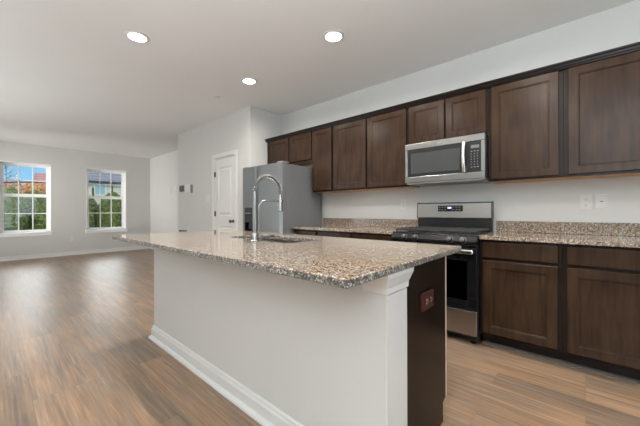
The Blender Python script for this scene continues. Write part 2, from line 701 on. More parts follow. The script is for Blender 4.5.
def shingle(name, c0, c1):
    m, n, l, b = mat_base(name)
    mp = coords(n, l, (1, 1, 1))
    wv = n.new('ShaderNodeTexWave')
    wv.bands_direction = 'Z'
    wv.inputs['Scale'].default_value = 1.3
    wv.inputs['Distortion'].default_value = 1.0
    l.new(mp.outputs[0], wv.inputs['Vector'])
    r = ramp(n, [(0.2, c0), (0.8, c1)])
    l.new(wv.outputs['Fac'], r.inputs[0])
    l.new(r.outputs[0], b.inputs['Base Color'])
    b.inputs['Roughness'].default_value = 0.85
    return m


M['siding'] = siding()
M['roof_grey'] = shingle('grey_shingles', (0.045, 0.052, 0.075), (0.09, 0.105, 0.145))
M['roof_red'] = shingle('red_shingles', (0.16, 0.045, 0.045), (0.24, 0.08, 0.075))
M['brick'] = plain('tan_brick', (0.36, 0.22, 0.16), 0.9, var=0.25, scale=14)
M['house_glass'] = plain('house_window_glass', (0.45, 0.6, 0.66), 0.1, 0.2, var=0.02)  # pale sky reflection put into the pane colour

# ------------------------------------------------------------------ room shell
WY = 3.337          # kitchen wall plane
H = 2.733
XW = -9.91          # window wall plane
YP = 2.70           # pantry wall plane
XR = -3.835         # alcove return
XP = -6.42          # pantry corner
YB = -2.6           # wall behind the camera
XE = 3.0            # wall beyond the kitchen end
T = 0.2

struct('floor', MB().box(XW - T, XE + T, YB - T, WY + T, -0.15, 0.0), M['floor'])
struct('ceiling', MB().box(XW - T, XE + T, YB - T, WY + T, H, H + 0.2), M['ceiling'])
struct('wall_kitchen', MB().box(XR - .12, XE + T, WY, WY + T, 0, H), M['wall'])
struct('wall_stair', MB().box(XW, XP + .12, WY, WY + T, 0, H), M['wall'])
struct('wall_rear', MB().box(XW, XE, YB - T, YB, 0, H), M['wall'])
# pantry box: closet wall with door opening, alcove return
DX0, DX1, DH = -4.905, -4.245, 2.045
mb = MB()
mb.box(XP, DX0, YP, YP + .12, 0, H)
mb.box(DX1, XR, YP, YP + .12, 0, H)
mb.box(DX0, DX1, YP, YP + .12, DH, H)
struct('wall_pantry', mb, M['wall'])
struct('wall_alcove', MB().box(XR - .12, XR, YP + .12, WY, 0, H), M['wall'])
struct('wall_pantry_end', MB().box(XP, XP + .12, YP + .12, WY, 0, H), M['wall'])

# window wall
wins = [(0.20, 1.08), (1.78, 2.70)]
WZ0, WZ1 = 0.62, 2.287
mb = MB()
edges = sorted(wins)
yy = YB
for a, b in edges:
    mb.box(XW - T, XW, yy, a, 0, H)
    mb.box(XW - T, XW, a, b, 0, WZ0)
    mb.box(XW - T, XW, a, b, WZ1, H)
    yy = b
mb.box(XW - T, XW, yy, WY, 0, H)
struct('wall_window', mb, M['wall'])


def window(i, y0, y1):
    g = struct_root('window_%d' % i, (XW, (y0 + y1) / 2, WZ0))
    xi, xo = XW - .11, XW - .19
    # vinyl liner of the reveal and outer frame
    mb = MB()
    mb.box(xo, XW + .002, y0, y0 + .012, WZ0, WZ1)
    mb.box(xo, XW + .002, y1 - .012, y1, WZ0, WZ1)
    mb.box(xo, XW + .002, y0, y1, WZ1 - .012, WZ1)
    mb.box(xo, xi, y0 + .012, y0 + .045, WZ0, WZ1)
    mb.box(xo, xi, y1 - .045, y1 - .012, WZ0, WZ1)
    mb.box(xo, xi, y0 + .012, y1 - .012, WZ1 - .045, WZ1 - .012)
    mb.box(xo, xi, y0 + .012, y1 - .012, WZ0, WZ0 + .03)
    mb.build('window_frame', M['vinyl'], g)
    ya, yb = y0 + .045, y1 - .045
    zm = 1.513
    for nm, za, zb, x0, x1, rt, rb in (('upper_sash', zm - .035, WZ1 - .045, xo + .005, xo + .035, .03, .07),
                                       ('lower_sash', WZ0 + .03, zm + .04, xo + .037, xi - .008, .075, .035)):
        s = MB()
        s.box(x0, x1, ya, ya + .03, za, zb, .003)
        s.box(x0, x1, yb - .03, yb, za, zb, .003)
        s.box(x0, x1, ya + .03, yb - .03, zb - rt, zb, .003)
        s.box(x0, x1, ya + .03, yb - .03, za, za + rb, .003)
        gy0, gy1, gz0, gz1 = ya + .03, yb - .03, za + rb, zb - rt
        xm = (x0 + x1) / 2
        for k in (1, 2):
            yc = gy0 + (gy1 - gy0) * k / 3
            s.box(xm - .009, xm + .009, yc - .011, yc + .011, gz0, gz1, .003)
        zc = (gz0 + gz1) / 2
        s.box(xm - .0085, xm + .0085, gy0, gy1, zc - .011, zc + .011, .003)
        so = s.build(nm, M['vinyl'], g)
        MB().box(xm - .003, xm + .003, gy0, gy1, gz0, gz1).build('window_pane', M['pane'], so)
    mb = MB()
    mb.box(xi - .002, XW + .035, y0 - .035, y1 + .035, WZ0 - .022, WZ0 + .006, .006)
    mb.box(XW, XW + .018, y0 - .02, y1 + .02, WZ0 - .075, WZ0 - .022, .004)
    mb.build('window_sill', M['vinyl'], g)


for i, (a, b) in enumerate(wins):
    window(i + 1, a, b)

# wall beyond the kitchen end with the patio door
PY0, PY1, PH = 0.0, 2.0, 2.1
mb = MB()
mb.box(XE, XE + T, YB - T, PY0, 0, H)
mb.box(XE, XE + T, PY1, WY, 0, H)
mb.box(XE, XE + T, PY0, PY1, PH, H)
struct('wall_patio', mb, M['wall'])
g = struct_root('door_2', (XE + .1, (PY0 + PY1) / 2, 0))
mb = MB()
for a, b in ((PY0, 1.0), (1.0, PY1)):
    mb.box(XE + .05, XE + .1, a, a + .07, 0, PH)
    mb.box(XE + .05, XE + .1, b - .07, b, 0, PH)
    mb.box(XE + .05, XE + .1, a + .07, b - .07, 0, .1)
    mb.box(XE + .05, XE + .1, a + .07, b - .07, PH - .08, PH)
mb.build('door_frame', M['vinyl'], g)
MB().box(XE + .07, XE + .076, PY0 + .07, PY1 - .07, .1, PH - .08).build('door_pane', M['pane'], g)

# closet door
g = struct_root('door_1', ((DX0 + DX1) / 2, YP, 0))
c = MB()
cw = .07
c.box(DX0 - cw, DX0, YP - .016, YP, 0, DH + cw, .005)
c.box(DX1, DX1 + cw, YP - .016, YP, 0, DH + cw, .005)
c.box(DX0, DX1, YP - .016, YP, DH, DH + cw, .005)
c.box(DX0, DX0 + .012, YP, YP + .12, 0, DH)
c.box(DX1 - .012, DX1, YP, YP + .12, 0, DH)
c.box(DX0 + .012, DX1 - .012, YP, YP + .12, DH - .012, DH)
c.build('door_casing', M['trim'], g)


def moulded_door(mb, x0, x1, z0, z1, yf, th, holes):
    """slab facing -y with two raised panels set in sunken frames"""
    xs = sorted({x0, x1} | {h[0] for h in holes} | {h[1] for h in holes})
    zs = sorted({z0, z1} | {h[2] for h in holes} | {h[3] for h in holes})
    for i in range(len(xs) - 1):
        for k in range(len(zs) - 1):
            if any(h[0] <= xs[i] and xs[i + 1] <= h[1] and h[2] <= zs[k] and zs[k + 1] <= h[3] for h in holes):
                continue
            mb.box(xs[i], xs[i + 1], yf, yf + th, zs[k], zs[k + 1])
    for hx0, hx1, hz0, hz1 in holes:
        loops = []
        for ins, d in ((0, 0), (.012, .012), (.03, .013), (.055, .002), (.06, .002)):
            loops.append([mb.bm.verts.new(v) for v in ((hx0 + ins, yf + d, hz0 + ins), (hx1 - ins, yf + d, hz0 + ins), (hx1 - ins, yf + d, hz1 - ins), (hx0 + ins, yf + d, hz1 - ins))])
        for a, b in zip(loops, loops[1:]):
            for i in range(4):
                j = (i + 1) % 4
                mb.bm.faces.new((a[i], a[j], b[j], b[i]))
        mb.bm.faces.new(loops[-1])
        mb.box(hx0, hx1, yf + th - .006, yf + th, hz0, hz1)
    return mb


DS0, DS1 = DX0 + .015, DX1 - .015
slab = moulded_door(MB(), DS0, DS1, .012, DH - .015, YP + .006, .035,
                    [(DS0 + .105, DS1 - .105, 1.04, 1.88), (DS0 + .105, DS1 - .105, .22, .87)]).build('door_slab', M['trim'], g)
mb = MB()
mb.lathe([(.028, 0), (.028, .006), (.012, .010), (.011, .032), (.024, .042), (.029, .056), (.026, .068), (.012, .074)], (DS1 - .06, YP + .006, .955), (0, -1, 0))
mb.build('door_handle', M['dark_metal'], g, smooth=40)
for z in (.26, 1.03, 1.72):
    hb = MB()
    hb.cyl((DS0 - .004, YP - .008, z), (DS0 - .004, YP - .008, z + .09), .008, seg=12)
    hb.box(DS0 - .004, DS0 + .02, YP - .002, YP + .007, z, z + .09)
    hb.build('door_hinge', M['dark_metal'], g)

# baseboards
BH = .095


def bb_profile(y, s):
    """(depth, z) outline of baseboard with shoe standing off plane y towards s"""
    return [(y, 0), (y + s * .030, 0), (y + s * .028, .010), (y + s * .020, .018), (y + s * .015, .020),
            (y + s * .015, BH - .022), (y + s * .010, BH - .012), (y + s * .010, BH - .004), (y + s * .006, BH), (y, BH)]


struct('baseboard_window', MB().extrude_y(bb_profile(XW, 1), YB, WY), M['trim'])
struct('baseboard_stair', MB().extrude_x(bb_profile(WY, -1), XW + .03, XP), M['trim'])
mb = MB()
mb.extrude_x(bb_profile(YP, -1), XP, DX0 - cw)
mb.extrude_x(bb_profile(YP, -1), DX1 + cw, XR)
struct('baseboard_pantry', mb, M['trim'])
struct('baseboard_rear', MB().extrude_x(bb_profile(YB, 1), XW + .03, XE), M['trim'])

# ------------------------------------------------------------------ upper cabinets
YU = 3.008
YF = YU + .021         # face frame plane
UZ0, UZ1 = 1.378, 2.232


def upper(label, x0, x1, z0, z1, doors):
    t = thing('wall_cabinet', label, 'cabinet', ((x0 + x1) / 2, WY, z0), 'dark wall cabinets over the kitchen counter')
    e = .0006
    b = MB()
    b.box(x0 + e, x1 - e, YF + .02, WY - .002, z0 + .012, z1)
    # face frame
    b.box(x0 + e, x0 + .04, YF, YF + .02, z0, z1)
    b.box(x1 - .04, x1 - e, YF, YF + .02, z0, z1)
    b.box(x0 + .04, x1 - .04, YF, YF + .02, z0, z0 + .04)
    b.box(x0 + .04, x1 - .04, YF, YF + .02, z1 - .05, z1)
    b.build('carcass', M['wood_shaded'], t)
    MB().box(x0 + e, x1 - e, YF + .021, WY - .001, z0 + .001, z0 + .011).build('bottom_panel', M['raw'], t, label='unstained tan underside')
    for a, c, za, zb in doors:
        MB().panel_door(a, c, za, zb, YU).build('door', M['wood'], t)
    return t


DT = 2.220
upper('short two-door dark cabinet mounted above the steel fridge', XR + .002, -2.832, 1.828, UZ1,
      [(-3.777, -3.315, 1.842, DT), (-3.293, -2.845, 1.842, DT)])
upper('narrow tall one-door dark wall cabinet beside the fridge', -2.832, -2.462, UZ0, UZ1, [(-2.822, -2.484, 1.396, DT)])
upper('tall two-door dark wall cabinet between narrow one and microwave', -2.462, -1.421, UZ0, UZ1,
      [(-2.447, -1.951, 1.396, DT), (-1.930, -1.438, 1.396, DT)])
upper('short two-door dark wall cabinet directly above the microwave', -1.421, -0.652, 1.812, UZ1,
      [(-1.408, -1.037, 1.826, DT), (-1.023, -0.668, 1.826, DT)])
upper('one-door dark wall cabinet that touches the microwave side by the control panel', -0.652, -0.125, UZ0, UZ1, [(-.626, -.152, 1.396, DT)])
upper('one-door dark wall cabinet above the pair of white wall plates', -0.125, .405, UZ0, UZ1, [(-.097, .377, 1.396, DT)])

# crown over the row
cp = [(YF, 2.2225), (YF - .027, 2.2235), (YF - .030, 2.232), (YF - .036, 2.236), (YF - .042, 2.252), (YF - .050, 2.258), (YF - .052, 2.270),
      (YF + .02, 2.270), (YF + .02, 2.233), (YF, 2.233)]
o = MB().extrude_x(cp, XR + .002, .405).build('crown_molding', M['wood_edge'])
tag(o, 'long dark crown molding running along the top of the wall cabinets', 'molding')

# ------------------------------------------------------------------ base cabinets
YC = 2.70
YCF = YC + .021


def base(label, x0, x1, fronts, doors):
    t = thing('base_cabinet', label, 'cabinet', ((x0 + x1) / 2, WY, 0), 'dark base cabinets along the kitchen wall')
    e = .0006
    b = MB()
    b.box(x0 + e, x1 - e, YCF + .02, WY - .002, .105, .8815)
    b.box(x0 + e, x0 + .04, YCF, YCF + .02, .105, .8815)
    b.box(x1 - .04, x1 - e, YCF, YCF + .02, .105, .8815)
    b.box(x0 + .04, x1 - .04, YCF, YCF + .02, .105, .14)
    b.box(x0 + .04, x1 - .04, YCF, YCF + .02, .70, .74)
    b.box(x0 + .04, x1 - .04, YCF, YCF + .02, .85, .8815)
    b.build('carcass', M['wood_shaded'], t)
    k = MB().box(x0, x1, YCF + .085, YCF + .10, 0.0, .104).build('toe_kick', M['wood_edge'], t)
    sh = MB().extrude_x([(YCF + .0845, 0), (YCF + .062, 0), (YCF + .064, .010), (YCF + .074, .018), (YCF + .0845, .019)], x0, x1)
    sh.build('shoe_strip', M['shoe'], k, label='grey strip along the floor')
    for a, c in fronts:
        MB().box(a, c, YC, YC + .02, .738, .862, .003).build('drawer', M['wood'], t)
    for a, c in doors:
        MB().panel_door(a, c, .122, .714, YC).build('door', M['wood'], t)
    return t


base('dark one-door base cabinet with drawer touching the range', -0.648, -0.122, [(-.626, -.146)], [(-.626, -.146)])
base('dark one-door base cabinet with drawer, second from the range', -0.122, .412, [(-.094, .384)], [(-.094, .384)])
base('narrow dark base cabinet beside the fridge with one drawer', -2.865, -2.46, [(-2.84, -2.478)], [(-2.84, -2.478)])
base('wide dark base cabinet with two drawers between fridge and range', -2.46, -1.424, [(-2.44, -1.952), (-1.934, -1.446)], [(-2.44, -1.952), (-1.934, -1.446)])


def counter(label, x0, x1):
    t = thing('countertop', label, 'countertop', ((x0 + x1) / 2, 3.0, .878), 'granite countertops on the kitchen wall')
    MB().box(x0, x1, 2.678, WY - .0005, .882, .914, .004).build('slab', M['granite'], t)
    MB().box(x0, x1, WY - .022, WY - .0005, .9145, 1.016, .003).build('backsplash', M['granite'], t)


counter('speckled granite countertop with backsplash under the pair of wall plates', -.648, .425)
counter('speckled granite countertop with backsplash between fridge and range', -2.888, -1.424)

# ------------------------------------------------------------------ range
RX0, RX1 = -1.4175, -.6545
rt = thing('gas_range', 'stainless and black freestanding gas range between the granite counters', 'range', ((RX0 + RX1) / 2, 3.0, 0))
b = MB()
b.box(RX0, RX1, 2.70, 3.30, .05, .895)
b.build('range_body', M['black'], rt)
MB().extrude_x([(2.70, .838), (2.655, .842), (2.645, .86), (2.662, .9), (2.70, .9)], RX0, RX1).build('control_panel', M['black_panel'], rt)
MB().box(RX0 - .001, RX1 + .001, 2.665, 3.27, .8955, .915, .006).build('cooktop', M['black'], rt)
# burners under grates
rcx = (RX0 + RX1) / 2
for bx, by in ((-.24, 2.82), (-.24, 3.08), (.24, 2.82), (.24, 3.08), (0, 2.95)):
    q = MB()
    q.lathe([(.05, 0), (.05, .006), (.036, .008), (.036, .018), (.033, .021), (.0, .021)][:5], (rcx + bx, by, .9152))
    q.build('burner', M['black_matte'], rt, smooth=40)
for gi in range(3):
    a = RX0 + .018 + gi * .243
    c = a + .238
    q = MB()
    z0, z1 = .9305, .944
    for yb_ in (2.70, 3.215):
        q.box(a, c, yb_, yb_ + .014, z0, z1, .003)
    for xb_ in (a, c - .014):
        q.box(xb_, xb_ + .014, 2.714, 3.215, z0, z1, .003)
    for k in (1, 2, 3):
        yb_ = 2.70 + k * .129
        q.box(a + .014, c - .014, yb_, yb_ + .012, z0, z1, .003)
    q.box((a + c) / 2 - .006, (a + c) / 2 + .006, 2.714, 3.215, z0 + .001, z1 + .001, .003)
    for xb_ in (a + .002, c - .014):
        for yb_ in (2.702, 3.216):
            q.box(xb_, xb_ + .011, yb_, yb_ + .011, .9152, z0)
    q.build('burner_grate', M['black_matte'], rt)
for kx in (-1.285, -1.180, -.868, -.762):
    q = MB()
    q.lathe([(.026, 0), (.026, .006), (.020, .009), (.018, .030), (.014, .033)], (kx, 2.651, .868), (0, -1, .22))
    kb = q.build('knob', M['black'], rt, smooth=40)
    q = MB()
    q.lathe([(.029, 0), (.029, .004), (.027, .005)], (kx, 2.652, .868), (0, -1, .22))
    q.lathe([(.0185, 0), (.0185, .003), (.017, .004)], (kx, 2.652 - .032, .868 + .0075), (0, -1, .22))
    q.build('knob_ring', M['dark_metal'], kb, smooth=40)
# backguard
bk = MB()
bk.box(RX0, RX1 - .018, 3.262, 3.322, .9155, 1.036, .004)
bk.build('vent_back', M['black'], rt)
bg_ = MB().extrude_x([(3.250, 1.036), (3.244, 1.045), (3.252, 1.192), (3.262, 1.203), (3.326, 1.203), (3.326, 1.036)], RX0 + .003, RX1 - .022).build('backguard', M['steel'], rt)
MB().extrude_x([(3.246, 1.034), (3.240, 1.044), (3.249, 1.196), (3.260, 1.208), (3.330, 1.208), (3.330, 1.034)], RX1 - .022, RX1 - .016).build('end_cap', M['black'], bg_)
MB().extrude_x([(3.246, 1.034), (3.240, 1.044), (3.249, 1.196), (3.260, 1.208), (3.330, 1.208), (3.330, 1.034)], RX0 - .0015, RX0 + .003).build('end_cap', M['black'], bg_)
dp = MB().box(-1.185, -.935, 3.240, 3.249, 1.110, 1.170, .003).build('display_panel', M['black_glass'], bg_)
for r_ in range(2):
    for cix in (-1.165, -1.135, -1.105, -1.025, -.995, -.965):
        MB().box(cix - .008, cix + .008, 3.2392, 3.2402, 1.124 + r_ * .026, 1.131 + r_ * .026).build('button', M['mark'], dp)
MB().box(-1.083, -1.045, 3.2390, 3.2402, 1.138, 1.156).build('clock_display', M['display'], bg_, label='small lit blue clock')
# oven door
od = MB()
ox0, ox1, oz0, oz1, oy = RX0 + .004, RX1 - .004, .296, .832, 2.658
od.box(ox0, ox0 + .075, oy, oy + .035, oz0, oz1, .003)
od.box(ox1 - .075, ox1, oy, oy + .035, oz0, oz1, .003)
od.box(ox0 + .075, ox1 - .075, oy, oy + .035, oz1 - .135, oz1, .003)
od.box(ox0 + .075, ox1 - .075, oy, oy + .035, oz0, oz0 + .075, .003)
dr = od.build('oven_door', M['black_glass'], rt)
MB().box(ox0 + .074, ox1 - .074, oy + .0005, oy + .006, oz0 + .074, oz1 - .134).build('oven_window', M['oven_pane'], dr)
q = MB()
q.box(RX0 + .02, RX1 - .02, 2.600, 2.628, .760, .797, .010, 3)
for xx in (RX0 + .05, RX1 - .05):
    q.box(xx - .016, xx + .016, 2.626, 2.659, .764, .793, .004)
q.build('oven_handle', M['steel_h'], dr)
q = MB()
for z in (.47, .55):
    for k in range(2):
        yy = 2.698 - k * .003
    q.cyl((ox0 + .08, 2.690, z), (ox1 - .08, 2.690, z), .004, seg=8)
q.build('oven_rack', M['steel'], rt)
MB().box(RX0 + .004, RX1 - .004, 2.652, 2.6995, .084, .287, .006).build('drawer', M['steel'], rt)
for xx in (RX0 + .05, RX1 - .05):
    for yy in (2.73, 3.24):
        MB().lathe([(.022, 0), (.022, .012), (.012, .016), (.012, .0505)], (xx, yy, 0)).build('foot', M['black'], rt)

# ------------------------------------------------------------------ microwave
mt = thing('microwave', 'stainless over-the-range microwave with black glass door, under the short cabinet', 'microwave', ((RX0 + RX1) / 2, WY, 1.395))
MX0, MX1, MZ0, MZ1, MY = -1.4165, -.662, 1.392, 1.809, 2.94
MB().box(MX0 - .0015, MX1 + .007, MY + .0145, WY - .001, MZ0 + .016, MZ1, .003).build('microwave_body', M['black'], mt)
MB().box(MX0 + .012, MX1 - .002, MY + .008, WY - .01, MZ0, MZ0 + .0155, .003).build('underside_vent', M['grey_plastic'], mt)
q = MB()
q.box(MX0, MX1, MY, MY + .014, MZ1 - .062, MZ1, .004)         # top band
q.box(MX0, MX1, MY, MY + .014, MZ0 + .012, MZ0 + .075, .004)   # bottom band
q.box(MX0, MX0 + .026, MY, MY + .014, MZ0 + .0755, MZ1 - .0625, .003)
q.box(MX1 - .030, MX1, MY, MY + .014, MZ0 + .0755, MZ1 - .0625, .003)
q.build('front_frame', M['steel_dim'], mt)
dX = -.797
q = MB()
wx0, wx1, wz0, wz1 = MX0 + .027, dX, MZ0 + .076, MZ1 - .063
q.box(wx0, wx0 + .035, MY + .003, MY + .0138, wz0, wz1)
q.box(wx1 - .075, wx1, MY + .003, MY + .0138, wz0, wz1)
q.box(wx0 + .035, wx1 - .075, MY + .003, MY + .0138, wz1 - .038, wz1)
q.box(wx0 + .035, wx1 - .075, MY + .003, MY + .0138, wz0, wz0 + .032)
d = q.build('door', M['black'], mt)
MB().box(wx0 + .0352, wx1 - .0752, MY + .006, MY + .0137, wz0 + .0322, wz1 - .0382).build('door_window', M['mw_glass'], d, label='smoky grey glass')
q = MB()
pts = []
for k in range(13):
    u = k / 12
    pts.append((dX - .034, MY - .012 - .026 * math.sin(PI * u), wz0 + .004 + u * (wz1 - wz0 - .008)))
q.tube(pts, .0165, 12)
for z in (wz0 + .012, wz1 - .012):
    q.box(dX - .046, dX - .022, MY - .012, MY + .0028, z - .01, z + .01, .002)
q.build('door_handle', M['steel_h'], d, smooth=40)
cp_ = MB().box(dX + .002, MX1 - .0305, MY + .003, MY + .0138, wz0, wz1).build('control_panel', M['black'], mt)
MB().box(dX + .022, MX1 - .045, MY + .0018, MY + .0032, wz1 - .062, wz1 - .034).build('display', M['lcd'], cp_)
q = MB()
for r_ in range(7):
    for cx_ in range(3):
        xx = dX + .020 + cx_ * .026
        zz = wz1 - .092 - r_ * .024
        if zz < wz0 + .02:
            continue
        q.box(xx, xx + (.014 if r_ in (0, 6) else .007), MY + .0018, MY + .0032, zz, zz + .006)
q.build('keypad_print', M['mark'], cp_)
# small illegible maker's mark on the top band
MB().box(-1.075, -1.015, MY - .0006, MY + .0006, MZ1 - .036, MZ1 - .027).build('maker_badge', M['grey_plastic'], mt)

# ------------------------------------------------------------------ refrigerator
FX0, FX1, FY, FZ = -3.80, -2.905, 2.53, 1.752
ft = thing('refrigerator', 'stainless side-by-side refrigerator with grey sides and dark dispenser in the alcove', 'refrigerator', ((FX0 + FX1) / 2, 2.9, 0))
MB().box(FX0, FX1, FY + .085, WY - .04, .03, FZ - .015, .006).build('case', M['fridge_side'], ft, label='plain grey side panels')
FS = -3.455


def fdoor(x0, x1, hole=None):
    q = MB()
    n_ = 10
    prof = []
    x_m, hw = (x0 + x1) / 2, (x1 - x0) / 2
    # gently bowed front
    for k in range(n_ + 1):
        xx = x0 + (x1 - x0) * k / n_
        e_ = min(k, n_ - k)
        prof.append((xx, FY + (.012 if e_ == 0 else 0.0)))
    prof += [(x1, FY + .08), (x0, FY + .08)]
    if not hole:
        q.extrude_z(prof, .07, FZ)
    else:
        hx0, hx1, hz0, hz1 = hole
        q.extrude_z(prof, .07, hz0)
        q.extrude_z(prof, hz1, FZ)
        q.extrude_z([(x0, FY + .012), (x0 + .03, FY), (hx0, FY), (hx0, FY + .08), (x0, FY + .08)], hz0, hz1)
        q.extrude_z([(hx1, FY), (x1 - .03, FY), (x1, FY + .012), (x1, FY + .08), (hx1, FY + .08)], hz0, hz1)
        q.box(hx0, hx1, FY + .072, FY + .08, hz0, hz1)
    return q


HOLE = (-3.735, -3.545, .72, 1.17)
ld = fdoor(FX0, FS - .004, HOLE).build('freezer_door', [M['fridge_front'], M['fridge_side']], ft)
rd = fdoor(FS + .004, FX1).build('fridge_door', [M['fridge_front'], M['fridge_side']], ft)
disp = MB()
disp.box(HOLE[0] + .001, HOLE[1] - .001, FY - .003, FY + .012, .955, 1.168, .003)
disp.box(HOLE[0] + .001, HOLE[1] - .001, FY + .02, FY + .07, .725, .74)
disp.box(HOLE[0] + .001, HOLE[0] + .012, FY - .003, FY + .07, .722, .955)
disp.box(HOLE[1] - .012, HOLE[1] - .001, FY - .003, FY + .07, .722, .955)
disp.box(HOLE[0] + .06, HOLE[1] - .06, FY + .03, FY + .06, .86, .955)
disp.build('dispenser', M['black_glass'], ld, label='black water dispenser')
for cx_ in range(3):
    q = MB()
    q.box(HOLE[0] + .035 + cx_ * .045, HOLE[0] + .06 + cx_ * .045, FY - .004, FY - .0025, 1.08, 1.10)
    q.build('dispenser_button', M['mark'], ld)
for d_ in (ld, rd):
    for f in d_.data.polygons:
        if abs(f.normal.x) > .9 or f.normal.z > .9:
            f.material_index = 1
for xx in (FX0 + .06, FX1 - .06):
    MB().box(xx - .045, xx + .045, FY + .012, FY + .14, FZ + .0005, FZ + .016, .006).build('hinge_cover', M['grey_plastic'], ft)
MB().box(FX0 + .03, FX1 - .03, FY + .1, WY - .06, 0, .03).build('plinth', M['black'], ft)

# ------------------------------------------------------------------ island: half wall, cabinet, top, sink, faucet
IX0, IX1 = -2.855, -.552
IY0, IY1 = .990, 1.150
hw_ = thing('half_wall', 'long white painted half wall holding up the island counter', 'half wall', ((IX0 + IX1) / 2, 1.08, 0))
MB().box(IX0, IX1, IY0, IY1, 0, .8835).build('wall_body', M['wall'], hw_)
# baseboard with mitred returns around the near side and both ends
prof = [(0, 0), (.036, 0), (.034, .012), (.024, .022), (.0155, .024), (.0155, .080), (.010, .092), (.010, .102), (.005, .110), (0, .110)]
q = MB()
rings = []
for px, py, dx, dy in ((IX0, IY1, -1, 0), (IX0, IY0, -1, -1), (IX1, IY0, 1, -1), (IX1, IY1, 1, 0)):
    rings.append([q.bm.verts.new((px + dx * (p + .0004), py + dy * (p + .0004), z)) for p, z in prof])
for a, b2 in zip(rings, rings[1:]):
    for i in range(len(prof)):
        j = (i + 1) % len(prof)
        q.bm.faces.new((a[i], a[j], b2[j], b2[i]))
q.bm.faces.new(rings[0][::-1])
q.bm.faces.new(rings[-1])
q.build('baseboard', M['trim'], hw_)
# end post casing and its flared cap
PX0 = -.66
q = MB()
q.box(IX1, IX1 + .005, IY0 - .004, IY1, .111, .80)
q.build('end_post', M['trim'], hw_)
q = MB()
rings = []
for ins, z in ((.006, .803), (.009, .806), (.0095, .828), (.012, .832), (.026, .868), (.027, .8835)):
    rings.append([q.bm.verts.new(v) for v in ((PX0 + .02 - ins, IY0 - ins, z), (IX1 + ins * .8, IY0 - ins, z), (IX1 + ins * .8, IY1 + ins * 1.2, z), (PX0 + .02 - ins, IY1 + ins * 1.2, z))])
for a, b2 in zip(rings, rings[1:]):
    for i in range(4):
        j = (i + 1) % 4
        q.bm.faces.new((a[i], a[j], b2[j], b2[i]))
q.bm.faces.new(rings[0][::-1])
q.bm.faces.new(rings[-1])
q.build('post_cap', M['trim'], hw_)

ic = thing('island_cabinet', 'dark island cabinet with plain end panel against the white half wall', 'cabinet', (-1.7, 1.4, 0))
EX = -.562
q = MB()
q.extrude_x([(IY1 + .001, .002), (1.603, .002), (1.603, .105), (1.642, .118), (1.642, .8835), (IY1 + .001, .8835)], EX - .018, EX)
q.build('end_panel', M['wood_shaded'], ic)
CX0, CX1 = IX0 + .01, EX - .019
q = MB()
for a, c_ in ((CX0, -2.14), (-1.38, CX1)):
    q.box(a, c_, IY1 + .001, 1.640, .106, .8835)
q.box(-2.14, -1.38, IY1 + .001, 1.640, .106, .695)
q.build('carcass', M['wood_edge'], ic)
MB().box(CX0, EX + .001, 1.6425, 1.656, .118, .8835).build('face_frame', M['pale'], ic, label='pale edge strip')
kk = MB().box(CX0, CX1, 1.575, 1.59, 0, .1055).build('toe_kick', M['wood_edge'], ic)
MB().box(CX0, EX, 1.5905, 1.612, 0, .034, .006).build('shoe_strip', M['black'], kk)
n_d = 4
for k in range(n_d):
    a = CX0 + .01 + k * (EX - CX0 - .012) / n_d
    c_ = a + (EX - CX0 - .012) / n_d - .006
    MB().panel_door(a, c_, .13, .714, 1.677, sgn=1).build('door', M['wood'], ic)
    MB().box(a, c_, 1.6565, 1.677, .738, .865, .003).build('drawer', M['wood'], ic)

# countertop slab with the sink opening
SX0, SX1, SY0, SY1 = -2.12, -1.395, 1.265, 1.60
GX0, GX1, GY0, GY1 = -3.0, -.525, .71, 1.808


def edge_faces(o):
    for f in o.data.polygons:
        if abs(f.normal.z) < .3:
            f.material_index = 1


def slab_with_hole():
    q = MB()
    bm = q.bm

    def loop(x0, x1, y0, y1, z, r, n=6):
        vs = []
        for cx, cy, a0 in ((x1 - r, y1 - r, 0), (x0 + r, y1 - r, 90), (x0 + r, y0 + r, 180), (x1 - r, y0 + r, 270)):
            for k in range(n + 1):
                a = math.radians(a0 + 90 * k / n)
                vs.append(bm.verts.new((cx + r * math.cos(a), cy + r * math.sin(a), z)))
        return vs
    e = .004
    zt, zb = .914, .884
    L = [loop(SX0, SX1, SY0, SY1, zb, .05), loop(SX0, SX1, SY0, SY1, zt - e, .05), loop(SX0 - e, SX1 + e, SY0 - e, SY1 + e, zt, .054),
         loop(GX0 + e, GX1 - e, GY0 + e, GY1 - e, zt, .006), loop(GX0, GX1, GY0, GY1, zt - e, .01), loop(GX0, GX1, GY0, GY1, zb + e, .01),
         loop(GX0 + e, GX1 - e, GY0 + e, GY1 - e, zb, .006)]
    for a, b in list(zip(L, L[1:])) + [(L[-1], L[0])]:
        for i in range(len(a)):
            j = (i + 1) % len(a)
            bm.faces.new((a[i], a[j], b[j], b[i]))
    return q


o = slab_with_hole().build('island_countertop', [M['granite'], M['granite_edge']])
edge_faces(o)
tag(o, 'big speckled granite island countertop with sink cutout, on the white half wall', 'countertop')

